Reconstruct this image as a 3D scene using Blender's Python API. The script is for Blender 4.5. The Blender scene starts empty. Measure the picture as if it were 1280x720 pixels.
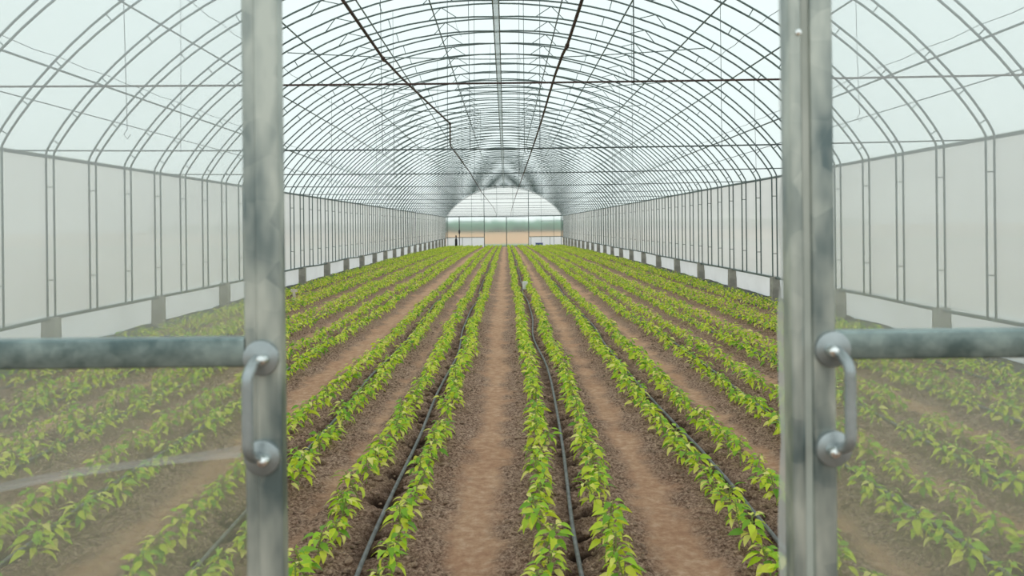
import bpy, math, random
import numpy as np
from mathutils import Vector, Matrix

random.seed(7)
rng = np.random.default_rng(11)
SC = bpy.context.scene
COL = SC.collection
PI = math.pi

# ------------------------------------------------------------------ camera numbers
F = 1110.0            # focal length in pixels of a 1280 wide frame
VX, VY = 632.0, 283.0  # vanishing point of the greenhouse axis
TH = 0.011            # camera roll
H = 1.70              # eye height
CT, ST = math.cos(TH), math.sin(TH)


def at(px, py, d):
    """pixel of the photograph at depth d -> world point"""
    dx, dy = px - VX, py - VY
    return Vector(((dx * CT - dy * ST) / F * d, d, H - (dx * ST + dy * CT) / F * d))


# ------------------------------------------------------------------ scene helpers
def tag(o, label=None, cat=None, group=None, kind=None):
    if label: o['label'] = label
    if cat: o['category'] = cat
    if group: o['group'] = group
    if kind: o['kind'] = kind
    return o


def link(o, parent=None):
    COL.objects.link(o)
    if parent is not None:
        o.parent = parent
    return o


def empty(name, loc=(0, 0, 0)):
    o = bpy.data.objects.new(name, None)
    o.location = loc
    o.empty_display_size = 0.1
    return link(o)


class MB:
    """collects verts and faces for one mesh object"""
    def __init__(s):
        s.v, s.f, s.sm = [], [], []

    def add(s, vs, fs, smooth=False):
        b = len(s.v)
        s.v.extend([tuple(p) for p in vs])
        for f in fs:
            s.f.append(tuple(b + i for i in f))
            s.sm.append(smooth)
        return s

    def box(s, lo, hi, bev=0.0):
        x0, y0, z0 = lo; x1, y1, z1 = hi
        if bev <= 0:
            vs = [(x0, y0, z0), (x1, y0, z0), (x1, y1, z0), (x0, y1, z0), (x0, y0, z1), (x1, y0, z1), (x1, y1, z1), (x0, y1, z1)]
            return s.add(vs, [(0, 3, 2, 1), (4, 5, 6, 7), (0, 1, 5, 4), (1, 2, 6, 5), (2, 3, 7, 6), (3, 0, 4, 7)])
        # bar with rounded long edges: profile in the two short axes
        dims = [x1 - x0, y1 - y0, z1 - z0]
        ax = dims.index(max(dims))
        o1, o2 = [(1, 2), (2, 0), (0, 1)][ax]
        lo, hi = list(lo), list(hi)
        prof = []
        for (cx, cy, a0) in ((hi[o1] - bev, hi[o2] - bev, 0), (lo[o1] + bev, hi[o2] - bev, 90), (lo[o1] + bev, lo[o2] + bev, 180), (hi[o1] - bev, lo[o2] + bev, 270)):
            for k in range(5):
                a = math.radians(a0 + 22.5 * k)
                prof.append((cx + bev * math.cos(a), cy + bev * math.sin(a)))
        n = len(prof)
        vs = []
        for e in (lo[ax], hi[ax]):
            for p in prof:
                q = [0, 0, 0]; q[ax] = e; q[o1] = p[0]; q[o2] = p[1]
                vs.append(q)
        fs = [(i, (i + 1) % n, n + (i + 1) % n, n + i) for i in range(n)]
        s.add(vs, fs, True)
        s.add(vs[:n], [tuple(reversed(range(n)))])
        s.add(vs[n:], [tuple(range(n))])
        return s

    def tube(s, pts, r, n=6, caps=True):
        pts = [Vector(p) for p in pts]
        m = len(pts)
        rs = r if isinstance(r, (list, tuple)) else [r] * m
        vs, fs = [], []
        prev = None
        for i, p in enumerate(pts):
            t = (pts[min(i + 1, m - 1)] - pts[max(i - 1, 0)]).normalized()
            if prev is None:
                a = Vector((0, 0, 1)) if abs(t.z) < 0.9 else Vector((1, 0, 0))
                u = t.cross(a).normalized()
            else:
                u = (prev - t * prev.dot(t)).normalized()
            prev = u
            w = t.cross(u)
            for k in range(n):
                an = 2 * PI * (k + 0.5) / n
                vs.append(p + (u * math.cos(an) + w * math.sin(an)) * rs[i])
        for i in range(m - 1):
            for k in range(n):
                k2 = (k + 1) % n
                fs.append((i * n + k, i * n + k2, (i + 1) * n + k2, (i + 1) * n + k))
        s.add(vs, fs, True)
        if caps:
            s.add(vs[:n], [tuple(reversed(range(n)))])
            s.add(vs[-n:], [tuple(range(n))])
        return s

    def lathe(s, prof, origin, axis='z', n=32):
        """prof: (radius, height) pairs"""
        o = Vector(origin)
        vs, fs = [], []
        for (r, h) in prof:
            for k in range(n):
                a = 2 * PI * k / n
                c, d = r * math.cos(a), r * math.sin(a)
                if axis == 'z': vs.append(o + Vector((c, d, h)))
                else: vs.append(o + Vector((c, -h, d)))       # height towards the viewer (-y)
        m = len(prof)
        for i in range(m - 1):
            for k in range(n):
                k2 = (k + 1) % n
                fs.append((i * n + k, i * n + k2, (i + 1) * n + k2, (i + 1) * n + k))
        s.add(vs, fs, True)
        if prof[-1][0] > 1e-5:
            s.add(vs[-n:], [tuple(range(n))])
        if prof[0][0] > 1e-5:
            s.add(vs[:n], [tuple(reversed(range(n)))])
        return s

    def mesh(s, name, mat):
        me = bpy.data.meshes.new(name)
        me.from_pydata(s.v, [], s.f)
        me.polygons.foreach_set('use_smooth', s.sm)
        if mat: me.materials.append(mat)
        me.update()
        me.set_sharp_from_angle(angle=math.radians(40))
        return me

    def build(s, name, mat, parent=None):
        return link(bpy.data.objects.new(name, s.mesh(name, mat)), parent)


def np_mesh(name, V, Q, mat, smooth=True):
    """fast mesh from numpy arrays: V n x 3, Q m x 4 (or m x 3)"""
    me = bpy.data.meshes.new(name)
    me.vertices.add(len(V))
    me.vertices.foreach_set('co', np.ascontiguousarray(V, dtype=np.float32).ravel())
    k = Q.shape[1]
    me.loops.add(len(Q) * k)
    me.loops.foreach_set('vertex_index', np.ascontiguousarray(Q, dtype=np.int32).ravel())
    me.polygons.add(len(Q))
    me.polygons.foreach_set('loop_start', np.arange(0, len(Q) * k, k, dtype=np.int32))
    me.polygons.foreach_set('use_smooth', np.full(len(Q), smooth))
    if mat: me.materials.append(mat)
    me.update(calc_edges=True)
    return me


# ------------------------------------------------------------------ materials
def lin(r, g, b):
    f = lambda c: (c / 255 / 12.92) if c / 255 <= 0.04045 else ((c / 255 + 0.055) / 1.055) ** 2.4
    return (f(r), f(g), f(b), 1.0)


def new_mat(name):
    m = bpy.data.materials.new(name)
    m.use_nodes = True
    nt = m.node_tree
    nt.nodes.clear()
    out = nt.nodes.new('ShaderNodeOutputMaterial')
    return m, nt, out


def N(nt, t, **kw):
    n = nt.nodes.new(t)
    for k, v in kw.items():
        if k.startswith('i_'):
            n.inputs[k[2:].replace('_', ' ')].default_value = v
        else:
            setattr(n, k, v)
    return n


def ramp(nt, stops, src):
    n = nt.nodes.new('ShaderNodeValToRGB')
    el = n.color_ramp.elements
    while len(el) < len(stops): el.new(0.5)
    for e, (p, c) in zip(el, stops):
        e.position = p; e.color = c
    nt.links.new(src, n.inputs[0])
    return n


def noise(nt, scale, detail=3, rough=0.55, coord='Object', stretch=None):
    tc = nt.nodes.new('ShaderNodeTexCoord')
    src = tc.outputs[coord]
    if stretch:
        mp = nt.nodes.new('ShaderNodeMapping')
        mp.inputs['Scale'].default_value = stretch
        nt.links.new(src, mp.inputs[0]); src = mp.outputs[0]
    n = nt.nodes.new('ShaderNodeTexNoise')
    n.inputs['Scale'].default_value = scale
    n.inputs['Detail'].default_value = detail
    n.inputs['Roughness'].default_value = rough
    nt.links.new(src, n.inputs['Vector'])
    return n


def simple(name, ca, cb, rough=0.6, metal=0.0, scale=6, bump=0.0, spec=0.5, lo=0.35, hi=0.65, stretch=None):
    m, nt, out = new_mat(name)
    p = N(nt, 'ShaderNodeBsdfPrincipled')
    nz = noise(nt, scale, 4, stretch=stretch)
    r = ramp(nt, [(lo, ca), (hi, cb)], nz.outputs['Fac'])
    nt.links.new(r.outputs[0], p.inputs['Base Color'])
    p.inputs['Roughness'].default_value = rough
    p.inputs['Metallic'].default_value = metal
    p.inputs['Specular IOR Level'].default_value = spec
    if bump:
        b = N(nt, 'ShaderNodeBump'); b.inputs['Strength'].default_value = bump; b.inputs['Distance'].default_value = 0.01
        nt.links.new(nz.outputs['Fac'], b.inputs['Height']); nt.links.new(b.outputs[0], p.inputs['Normal'])
    nt.links.new(p.outputs[0], out.inputs[0])
    return m


def film(name, clear, haze_trans, haze_diff, scale=0.5, var=0.06, tint=(1, 1, 1, 1), stretch=None, gloss=0.0):
    """plastic film: part of the light goes straight through, the rest is scattered to both sides"""
    m, nt, out = new_mat(name)
    nz = noise(nt, scale, 4, 0.6, stretch=stretch)
    a = tuple(c * (1 - var) for c in haze_trans[:3]) + (1,)
    b = tuple(min(1, c * (1 + var * 0.4)) for c in haze_trans[:3]) + (1,)
    r = ramp(nt, [(0.3, a), (0.7, b)], nz.outputs['Fac'])
    tr = N(nt, 'ShaderNodeBsdfTranslucent'); nt.links.new(r.outputs[0], tr.inputs[0])
    df = N(nt, 'ShaderNodeBsdfDiffuse'); df.inputs[0].default_value = haze_diff
    mx = N(nt, 'ShaderNodeMixShader'); mx.inputs[0].default_value = 0.3
    nt.links.new(tr.outputs[0], mx.inputs[1]); nt.links.new(df.outputs[0], mx.inputs[2])
    tp = N(nt, 'ShaderNodeBsdfTransparent'); tp.inputs[0].default_value = tint
    m2 = N(nt, 'ShaderNodeMixShader'); m2.inputs[0].default_value = clear
    nt.links.new(mx.outputs[0], m2.inputs[1]); nt.links.new(tp.outputs[0], m2.inputs[2])
    last = m2
    if gloss:
        gl = N(nt, 'ShaderNodeBsdfGlossy'); gl.inputs['Roughness'].default_value = 0.25
        m3 = N(nt, 'ShaderNodeMixShader'); m3.inputs[0].default_value = gloss
        nt.links.new(m2.outputs[0], m3.inputs[1]); nt.links.new(gl.outputs[0], m3.inputs[2]); last = m3
    nt.links.new(last.outputs[0], out.inputs[0])
    return m


def galv(name, dark, light, rough, metal, scale, stretch=None):
    """galvanised steel with zinc spangle blotches"""
    m, nt, out = new_mat(name)
    p = N(nt, 'ShaderNodeBsdfPrincipled')
    n1 = noise(nt, scale, 3, 0.6, stretch=stretch)
    tc = N(nt, 'ShaderNodeTexCoord')
    vo = N(nt, 'ShaderNodeTexVoronoi'); vo.inputs['Scale'].default_value = scale * 3
    nt.links.new(tc.outputs['Object'], vo.inputs['Vector'])
    mix = N(nt, 'ShaderNodeMix', data_type='FLOAT'); mix.inputs[0].default_value = 0.1
    nt.links.new(n1.outputs['Fac'], mix.inputs[2]); nt.links.new(vo.outputs['Color'], mix.inputs[3])
    r = ramp(nt, [(0.36, dark), (0.64, light)], mix.outputs[0])
    nt.links.new(r.outputs[0], p.inputs['Base Color'])
    rr = N(nt, 'ShaderNodeMapRange'); rr.inputs['To Min'].default_value = rough - 0.08; rr.inputs['To Max'].default_value = rough + 0.12
    nt.links.new(n1.outputs['Fac'], rr.inputs[0]); nt.links.new(rr.outputs[0], p.inputs['Roughness'])
    p.inputs['Metallic'].default_value = metal
    nt.links.new(p.outputs[0], out.inputs[0])
    return m


M = {}
M['steel'] = galv('galvanised_tube', lin(86, 100, 100), lin(112, 126, 124), 0.5, 0.25, 3)
M['door_steel'] = galv('galvanised_door_tube', lin(96, 112, 112), lin(186, 192, 182), 0.36, 0.5, 7, (2.2, 2.2, 0.8))  # broad blotches put reflections of the surroundings into the zinc colour
M['rail_steel'] = galv('galvanised_rail_tube', lin(92, 111, 111), lin(146, 163, 160), 0.36, 0.85, 24, (0.7, 1, 1))
M['handle'] = galv('cast_handle_metal', lin(140, 150, 150), lin(166, 175, 175), 0.36, 0.6, 12)
M['bolt'] = simple('bright_bolt', lin(205, 212, 210), lin(225, 230, 228), 0.22, 0.95, 30)
M['wire'] = simple('thin_steel_wire', lin(70, 80, 80), lin(88, 98, 98), 0.6, 0.2, 8)
M['rust'] = simple('rusty_brown_pipe', lin(52, 41, 38), lin(78, 60, 54), 0.7, 0.1, 14)
M['roof_film'] = film('roof_film', 0.38, (0.86, 0.92, 0.91, 1), (0.82, 0.86, 0.85, 1), 0.35, 0.05, (0.93, 0.985, 0.98, 1))
M['wall_film'] = film('wall_film', 0.06, (0.83, 0.865, 0.85, 1), (0.76, 0.80, 0.79, 1), 0.8, 0.10, (0.95, 0.97, 0.96, 1), (1, 0.25, 1.6))
M['skirt_film'] = film('skirt_film', 0.05, (0.82, 0.875, 0.89, 1), (0.78, 0.84, 0.86, 1), 1.4, 0.10, (0.95, 0.97, 0.97, 1))
M['gable_film'] = film('gable_film', 0.42, (0.97, 0.98, 0.98, 1), (0.9, 0.9, 0.9, 1), 0.8, 0.04)
def end_film():
    m, nt, out = new_mat('clear_end_film')
    rf = N(nt, 'ShaderNodeBsdfRefraction'); rf.inputs['Roughness'].default_value = 0.13; rf.inputs['IOR'].default_value = 1.2
    rf.inputs['Color'].default_value = (0.93, 0.97, 0.96, 1)
    tl = N(nt, 'ShaderNodeBsdfTranslucent'); tl.inputs[0].default_value = (0.88, 0.94, 0.93, 1)
    m1 = N(nt, 'ShaderNodeMixShader'); m1.inputs[0].default_value = 0.30
    nt.links.new(rf.outputs[0], m1.inputs[1]); nt.links.new(tl.outputs[0], m1.inputs[2])
    nt.links.new(m1.outputs[0], out.inputs[0])
    return m


M['end_film'] = end_film()


def door_film():
    m, nt, out = new_mat('door_film')
    tp = N(nt, 'ShaderNodeBsdfTransparent'); tp.inputs[0].default_value = (0.95, 0.975, 0.965, 1)
    rf = N(nt, 'ShaderNodeBsdfRefraction'); rf.inputs['Roughness'].default_value = 0.62; rf.inputs['IOR'].default_value = 1.45
    rf.inputs['Color'].default_value = (0.95, 0.975, 0.965, 1)
    df = N(nt, 'ShaderNodeBsdfDiffuse')
    nz = noise(nt, 1.6, 4)
    r = ramp(nt, [(0.3, (0.62, 0.65, 0.63, 1)), (0.7, (0.74, 0.76, 0.75, 1))], nz.outputs['Fac']); nt.links.new(r.outputs[0], df.inputs[0])
    m1 = N(nt, 'ShaderNodeMixShader'); m1.inputs[0].default_value = 0.31
    nt.links.new(rf.outputs[0], m1.inputs[1]); nt.links.new(df.outputs[0], m1.inputs[2])
    m2 = N(nt, 'ShaderNodeMixShader'); m2.inputs[0].default_value = 0.60
    nt.links.new(m1.outputs[0], m2.inputs[1]); nt.links.new(tp.outputs[0], m2.inputs[2])
    nt.links.new(m2.outputs[0], out.inputs[0])
    return m


M['door_film'] = door_film()
M['flap_film'] = film('film_flap', 0.42, (0.8, 0.82, 0.8, 1), (0.7, 0.73, 0.71, 1), 4, 0.12, (0.95, 0.97, 0.96, 1))
M['crease'] = film('film_crease_glint', 0.70, (0.9, 0.9, 0.92, 1), (0.85, 0.85, 0.87, 1), 5, 0.2, (0.97, 0.98, 0.98, 1))  # paler, more opaque film standing in for light reflected along a crease
M['concrete'] = simple('pier_concrete', lin(142, 140, 132), lin(172, 169, 160), 0.9, 0, 5, 0.3)
M['mat'] = simple('black_edging_film', lin(46, 48, 44), lin(84, 82, 74), 0.7, 0, 4, 0.4)
M['hose'] = simple('black_drip_hose', lin(82, 83, 84), lin(116, 116, 115), 0.55, 0, 18, 0.1)
M['dark'] = simple('dark_plastic', lin(24, 26, 30), lin(40, 42, 46), 0.5, 0, 8)
M['blue'] = simple('blue_plastic', lin(88, 104, 160), lin(112, 126, 176), 0.5, 0, 8)
M['white'] = simple('white_plastic', lin(244, 244, 242), lin(252, 252, 250), 0.45, 0, 8)
M['batten'] = simple('pale_film_batten', lin(168, 176, 166), lin(190, 196, 186), 0.5, 0, 8)
M['pale_wood'] = simple('pale_stake', lin(214, 204, 192), lin(232, 222, 210), 0.8, 0, 12)
M['panel_film'] = film('white_panel_film', 0.05, (0.92, 0.96, 1.0, 1), (0.88, 0.92, 0.97, 1), 1.5, 0.05)
M['stem'] = simple('green_stem', lin(120, 140, 62), lin(150, 166, 84), 0.6, 0, 30)
M['clod'] = simple('soil_clod', lin(96, 75, 60), lin(160, 134, 113), 0.95, 0, 30)


def leaf_mat():
    m, nt, out = new_mat('seedling_leaf')
    ge = N(nt, 'ShaderNodeNewGeometry')
    r = ramp(nt, [(0.0, lin(100, 158, 40)), (0.25, lin(170, 214, 52)), (0.55, lin(220, 238, 62)), (0.80, lin(234, 238, 86)), (1.0, lin(250, 242, 146))], ge.outputs['Random Per Island'])
    nz = noise(nt, 38, 2)
    mx = N(nt, 'ShaderNodeMix', data_type='RGBA', blend_type='MULTIPLY'); mx.inputs[0].default_value = 0.35
    rr = ramp(nt, [(0.35, (0.75, 0.82, 0.6, 1)), (0.65, (1, 1, 1, 1))], nz.outputs['Fac'])
    nt.links.new(r.outputs[0], mx.inputs[6]); nt.links.new(rr.outputs[0], mx.inputs[7])
    p = N(nt, 'ShaderNodeBsdfPrincipled'); p.inputs['Roughness'].default_value = 0.42
    p.inputs['Specular IOR Level'].default_value = 0.45
    nt.links.new(mx.outputs[2], p.inputs['Base Color'])
    tl = N(nt, 'ShaderNodeBsdfTranslucent'); nt.links.new(mx.outputs[2], tl.inputs[0])
    ms = N(nt, 'ShaderNodeMixShader'); ms.inputs[0].default_value = 0.42
    nt.links.new(p.outputs[0], ms.inputs[1]); nt.links.new(tl.outputs[0], ms.inputs[2])
    nt.links.new(ms.outputs[0], out.inputs[0])
    return m


M['leaf'] = leaf_mat()


def soil_mat():
    m, nt, out = new_mat('greenhouse_soil')
    at_ = N(nt, 'ShaderNodeAttribute', attribute_name='soil')
    sep = N(nt, 'ShaderNodeSeparateColor'); nt.links.new(at_.outputs['Color'], sep.inputs[0])
    n1 = noise(nt, 14, 8, 0.75); n2 = noise(nt, 48, 8, 0.78); n3 = noise(nt, 1.3, 3, 0.5)
    loose = ramp(nt, [(0.38, lin(88, 65, 52)), (0.48, lin(150, 121, 102)), (0.62, lin(216, 186, 162))], n2.outputs['Fac'])  # wide tone range puts the shade between crumbs into the soil colour
    path = ramp(nt, [(0.34, lin(182, 138, 110)), (0.5, lin(204, 162, 131)), (0.68, lin(226, 192, 164))], n1.outputs['Fac'])
    mixp = N(nt, 'ShaderNodeMix', data_type='RGBA'); nt.links.new(sep.outputs[0], mixp.inputs[0])
    nt.links.new(loose.outputs[0], mixp.inputs[6]); nt.links.new(path.outputs[0], mixp.inputs[7])
    tint = ramp(nt, [(0.35, (0.90, 0.86, 0.84, 1)), (0.65, (1, 1, 1, 1))], n3.outputs['Fac'])
    mt = N(nt, 'ShaderNodeMix', data_type='RGBA', blend_type='MULTIPLY'); mt.inputs[0].default_value = 1
    nt.links.new(mixp.outputs[2], mt.inputs[6]); nt.links.new(tint.outputs[0], mt.inputs[7])
    damp = N(nt, 'ShaderNodeMix', data_type='RGBA'); nt.links.new(sep.outputs[1], damp.inputs[0])
    damp.inputs[7].default_value = lin(50, 35, 27)
    nt.links.new(mt.outputs[2], damp.inputs[6])
    p = N(nt, 'ShaderNodeBsdfPrincipled'); p.inputs['Roughness'].default_value = 0.95; p.inputs['Specular IOR Level'].default_value = 0.15
    nt.links.new(damp.outputs[2], p.inputs['Base Color'])
    b = N(nt, 'ShaderNodeBump'); b.inputs['Strength'].default_value = 1.0; b.inputs['Distance'].default_value = 0.022
    nt.links.new(n2.outputs['Fac'], b.inputs['Height']); nt.links.new(b.outputs[0], p.inputs['Normal'])
    nt.links.new(p.outputs[0], out.inputs[0])
    return m


M['soil'] = soil_mat()

# ------------------------------------------------------------------ greenhouse dimensions
GX = -0.13               # middle of the house
HW = 5.89                # half width at the outer tube
EZ = 2.715                # eave height
RISE = 3.12              # eave to crown
BAY = 1.2
Y0 = 10.45
KS = list(range(-7, 67))
YEND = Y0 + BAY * 66
YFRONT = 1.32
BASE = 0.585


def yk(k): return Y0 + BAY * k


def arch_h(x):
    """height of the outer tube above the eave, x from the middle"""
    a = min(abs(x) / HW, 1.0)
    R = (HW * HW + RISE * RISE) / (2 * RISE)
    circ = math.sqrt(max(R * R - (a * HW) ** 2, 0)) - (R - RISE)
    ell = RISE * math.sqrt(max(1 - a * a, 0))
    return 0.87 * circ + 0.13 * ell


def outer_pts(n=44):
    return [(HW * math.sin(PI / 2 * t), EZ + arch_h(HW * math.sin(PI / 2 * t))) for t in np.linspace(-1, 1, n + 1)]


OUT = outer_pts()


def sep(x): return 0.10 + 0.15 * max(0, 1 - abs(x) / HW) ** 1.5


def inner_of(x):
    """matching point of the inner tube"""
    e = 0.01
    x = max(-HW + 1e-4, min(HW - 1e-4, x))
    z = EZ + arch_h(x)
    xa, xb = max(-HW, x - e), min(HW, x + e)
    t = Vector((xb - xa, arch_h(xb) - arch_h(xa))).normalized()
    nrm = Vector((t.y, -t.x))       # points down / inwards
    return (x + nrm.x * sep(x), z + nrm.y * sep(x))


INN = [inner_of(p[0]) for p in OUT]
INN[0] = (-HW + 0.10, EZ - 0.02); INN[-1] = (HW - 0.10, EZ - 0.02)
INN = [p for p in INN if abs(p[0]) <= HW - 0.10 + 1e-6]

# ------------------------------------------------------------------ value noise for the ground
G = rng.random((256, 256))


def vnoise(x, y):
    xi, yi = np.floor(x).astype(int), np.floor(y).astype(int)
    fx, fy = x - xi, y - yi
    fx = fx * fx * (3 - 2 * fx); fy = fy * fy * (3 - 2 * fy)
    a = G[xi & 255, yi & 255]; b = G[(xi + 1) & 255, yi & 255]
    c = G[xi & 255, (yi + 1) & 255]; d = G[(xi + 1) & 255, (yi + 1) & 255]
    return (a * (1 - fx) + b * fx) * (1 - fy) + (c * (1 - fx) + d * fx) * fy - 0.5


def fbm(x, y, s, o=3):
    r, a = 0, 1.0
    for i in range(o):
        r = r + a * vnoise(x * s + 17 * i, y * s + 31 * i); s *= 2.1; a *= 0.55
    return r


BEDS = [b + 0.01 for b in (-5.4, -4.48, -3.52, -2.6, -1.52, -0.70, 0.42, 1.39, 2.33, 3.2, 4.2, 5.12)]
HALF = 0.178


def bed_c(i, y):
    y = np.asarray(y, dtype=float)
    t = np.clip((y - 4.3) / 5.5, 0, 1); t = t * t * (3 - 2 * t)
    near = {6: -0.085, 5: -0.035, 4: -0.03, 7: 0.0}.get(i, 0.0)
    return BEDS[i] + near * (1 - t) + 0.02 * np.sin(y * 0.55 + i * 1.7) + 0.012 * np.sin(y * 1.37 + i * 0.9)


def hose_x(i, y):
    y = np.asarray(y, dtype=float)
    return bed_c(i, y) + 0.02 * np.sin(y * 0.8 + i * 2.1) + {6: 0.02, 5: 0.0}.get(i, 0.0)


def pits(i):
    r = np.random.default_rng(100 + i)
    ys = np.arange(4.0, 34, 0.29) + r.normal(0, 0.03, len(np.arange(4.0, 34, 0.29)))
    xs = hose_x(i, ys) + r.choice([-1, 1], len(ys)) * r.uniform(0.0, 0.05, len(ys)) + (0.035 if i == 6 else 0.0)
    return xs, ys, r.uniform(0.055, 0.092, len(ys))


def ground_fields(x, y):
    """height, path share, damp share"""
    wob = fbm(x, y, 4.2, 4) * 0.13
    dist = np.full(x.shape, 9.0)
    near_i = np.zeros(x.shape, int)
    for i in range(len(BEDS)):
        d = np.abs(x - bed_c(i, y))
        m = d < dist
        dist = np.where(m, d, dist); near_i = np.where(m, i, near_i)
    d2 = dist + wob
    path = np.clip((d2 - 0.345 - 0.035 * (np.abs(x + 0.16) < 0.45)) / 0.11, 0, 1)
    cross = np.clip(1 - np.abs(y - 21.9 + wob * 2) / 0.38, 0, 1) * np.clip((dist - 0.24) / 0.05, 0, 1)
    path = np.maximum(path, np.clip(cross * 2, 0, 1) * 0.9)
    loose = 1 - path
    h = 0.028 * np.clip(1 - (dist / 0.40) ** 4, 0, 1)
    h = h - 0.026 * np.exp(-(dist / 0.075) ** 2)
    clod = fbm(x, y, 11, 4)
    h = h + loose * (0.036 * clod + 0.022 * np.abs(fbm(x, y, 27, 2))) + 0.006 * fbm(x, y, 2.5, 3) * path + 0.004 * clod * path
    h = h - 0.36 * np.clip((y - 38) / 50, 0, 1.1) ** 1.6
    damp = 0.6 * np.exp(-(dist / 0.07) ** 2) * np.clip(0.6 + fbm(x, y, 5, 2), 0, 1)
    return h, path, damp


def build_ground():
    xs = np.concatenate([[-6.6, -6.3, -6.1], np.arange(-6.0, 5.84, 0.02), [5.95, 6.15, 6.4]])
    ys = [-3.0, -1.5, 0.0, 1.0, 2.0, 3.0, 3.5, 3.8]
    y = 4.0
    while y < 93:
        ys.append(y); y += max(0.014, 0.0037 * y)
    ys = np.array(ys)
    X, Y = np.meshgrid(xs, ys, indexing='xy')
    h, path, damp = ground_fields(X, Y)
    for i in (3, 4, 5, 6, 7, 8):
        px, py, pr = pits(i)
        for a, b, r in zip(px, py, pr):
            j0, j1 = np.searchsorted(ys, b - 3 * r), np.searchsorted(ys, b + 3 * r)
            i0, i1 = np.searchsorted(xs, a - 3 * r), np.searchsorted(xs, a + 3 * r)
            if j1 <= j0 or i1 <= i0: continue
            sx, sy = X[j0:j1, i0:i1], Y[j0:j1, i0:i1]
            g = np.exp(-(((sx - a) ** 2 + (sy - b) ** 2) / r ** 2) ** 1.6)
            g = g * np.clip(1.1 + 1.6 * fbm(sx, sy, 16, 2), 0, 1.2)
            h[j0:j1, i0:i1] -= 0.085 * g
            damp[j0:j1, i0:i1] = np.maximum(damp[j0:j1, i0:i1], np.clip(g * 1.7, 0, 0.97))
    V = np.stack([X.ravel(), Y.ravel(), h.ravel()], 1)
    nx, ny = len(xs), len(ys)
    a = (np.arange(ny - 1)[:, None] * nx + np.arange(nx - 1)[None, :]).ravel()
    Q = np.stack([a, a + 1, a + nx + 1, a + nx], 1)
    me = np_mesh('ground', V, Q, M['soil'])
    ca = me.color_attributes.new('soil', 'FLOAT_COLOR', 'POINT')
    C = np.ones((len(V), 4), np.float32)
    C[:, 0] = path.ravel(); C[:, 1] = damp.ravel(); C[:, 2] = 0
    ca.data.foreach_set('color', C.ravel())
    o = link(bpy.data.objects.new('ground', me))
    tag(o, 'brown tilled soil floor of the greenhouse with lighter trodden paths', kind='structure')


build_ground()


def soil_z(x, y):
    h, _p, _d = ground_fields(np.array([[x]]), np.array([[y]]))
    return float(h[0, 0])


# loose clods on the beds near the door: nobody could count them
def build_clods():
    t = (1 + 5 ** 0.5) / 2
    iv = np.array([(-1, t, 0), (1, t, 0), (-1, -t, 0), (1, -t, 0), (0, -1, t), (0, 1, t), (0, -1, -t), (0, 1, -t), (t, 0, -1), (t, 0, 1), (-t, 0, -1), (-t, 0, 1)], float)
    iv /= np.linalg.norm(iv[0])
    fi = np.array([(0, 11, 5), (0, 5, 1), (0, 1, 7), (0, 7, 10), (0, 10, 11), (1, 5, 9), (5, 11, 4), (11, 10, 2), (10, 7, 6), (7, 1, 8), (3, 9, 4), (3, 4, 2), (3, 2, 6), (3, 6, 8), (3, 8, 9), (4, 9, 5), (2, 4, 11), (6, 2, 10), (8, 6, 7), (9, 8, 1)])
    n = 16000
    y = 4.0 * np.exp(rng.random(n) * math.log(15 / 4.0))
    i = rng.integers(0, len(BEDS), n)
    x = np.array([float(bed_c(a, b)) for a, b in zip(i, y)]) + rng.uniform(-0.36, 0.36, n)
    ok = (np.abs(x) < 0.62 * y) & (np.abs(x) < 5.7)
    ok &= np.array([abs(a - float(hose_x(q, b))) > 0.04 for a, b, q in zip(x, y, i)])
    x, y = x[ok], y[ok]; n = len(x)
    h, _, _ = ground_fields(x[None, :], y[None, :]); h = h[0]
    r = np.clip(rng.lognormal(math.log(0.0085), 0.5, n), 0.004, 0.026)
    V = iv[None] * (1 + rng.uniform(-0.28, 0.28, (n, 12, 1))) * r[:, None, None] * np.array([1, 1, 0.75])
    V = V + np.stack([x, y, h + r * 0.2], 1)[:, None, :]
    Q = fi[None] + (np.arange(n) * 12)[:, None, None]
    o = link(bpy.data.objects.new('soil_clods', np_mesh('soil_clods', V.reshape(-1, 3), Q.reshape(-1, 3), M['clod'], False)))
    tag(o, 'loose crumbs of brown soil scattered over the planted beds', 'soil', kind='stuff')


build_clods()

# ------------------------------------------------------------------ films of the house
def strip_mesh(name, prof, ys, mat, wob=0.0):
    """profile (x, z) swept along y"""
    P = np.array(prof); n = len(P); m = len(ys)
    V = np.zeros((m, n, 3))
    V[:, :, 0] = P[None, :, 0]; V[:, :, 2] = P[None, :, 1]; V[:, :, 1] = np.array(ys)[:, None]
    if wob:
        Y, K = V[:, :, 1], np.arange(n)[None, :] * 0.37
        V[:, :, 0] += wob * fbm(Y * 1.0 + 50, K + 0 * Y + 9, 1.3, 3)
    a = (np.arange(m - 1)[:, None] * n + np.arange(n - 1)[None, :]).ravel()
    return np_mesh(name, V.reshape(-1, 3), np.stack([a, a + 1, a + n + 1, a + n], 1), mat)


def struct(name, me, label, parent=None):
    o = link(bpy.data.objects.new(name, me), parent)
    tag(o, label, kind='structure')
    return o


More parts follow.
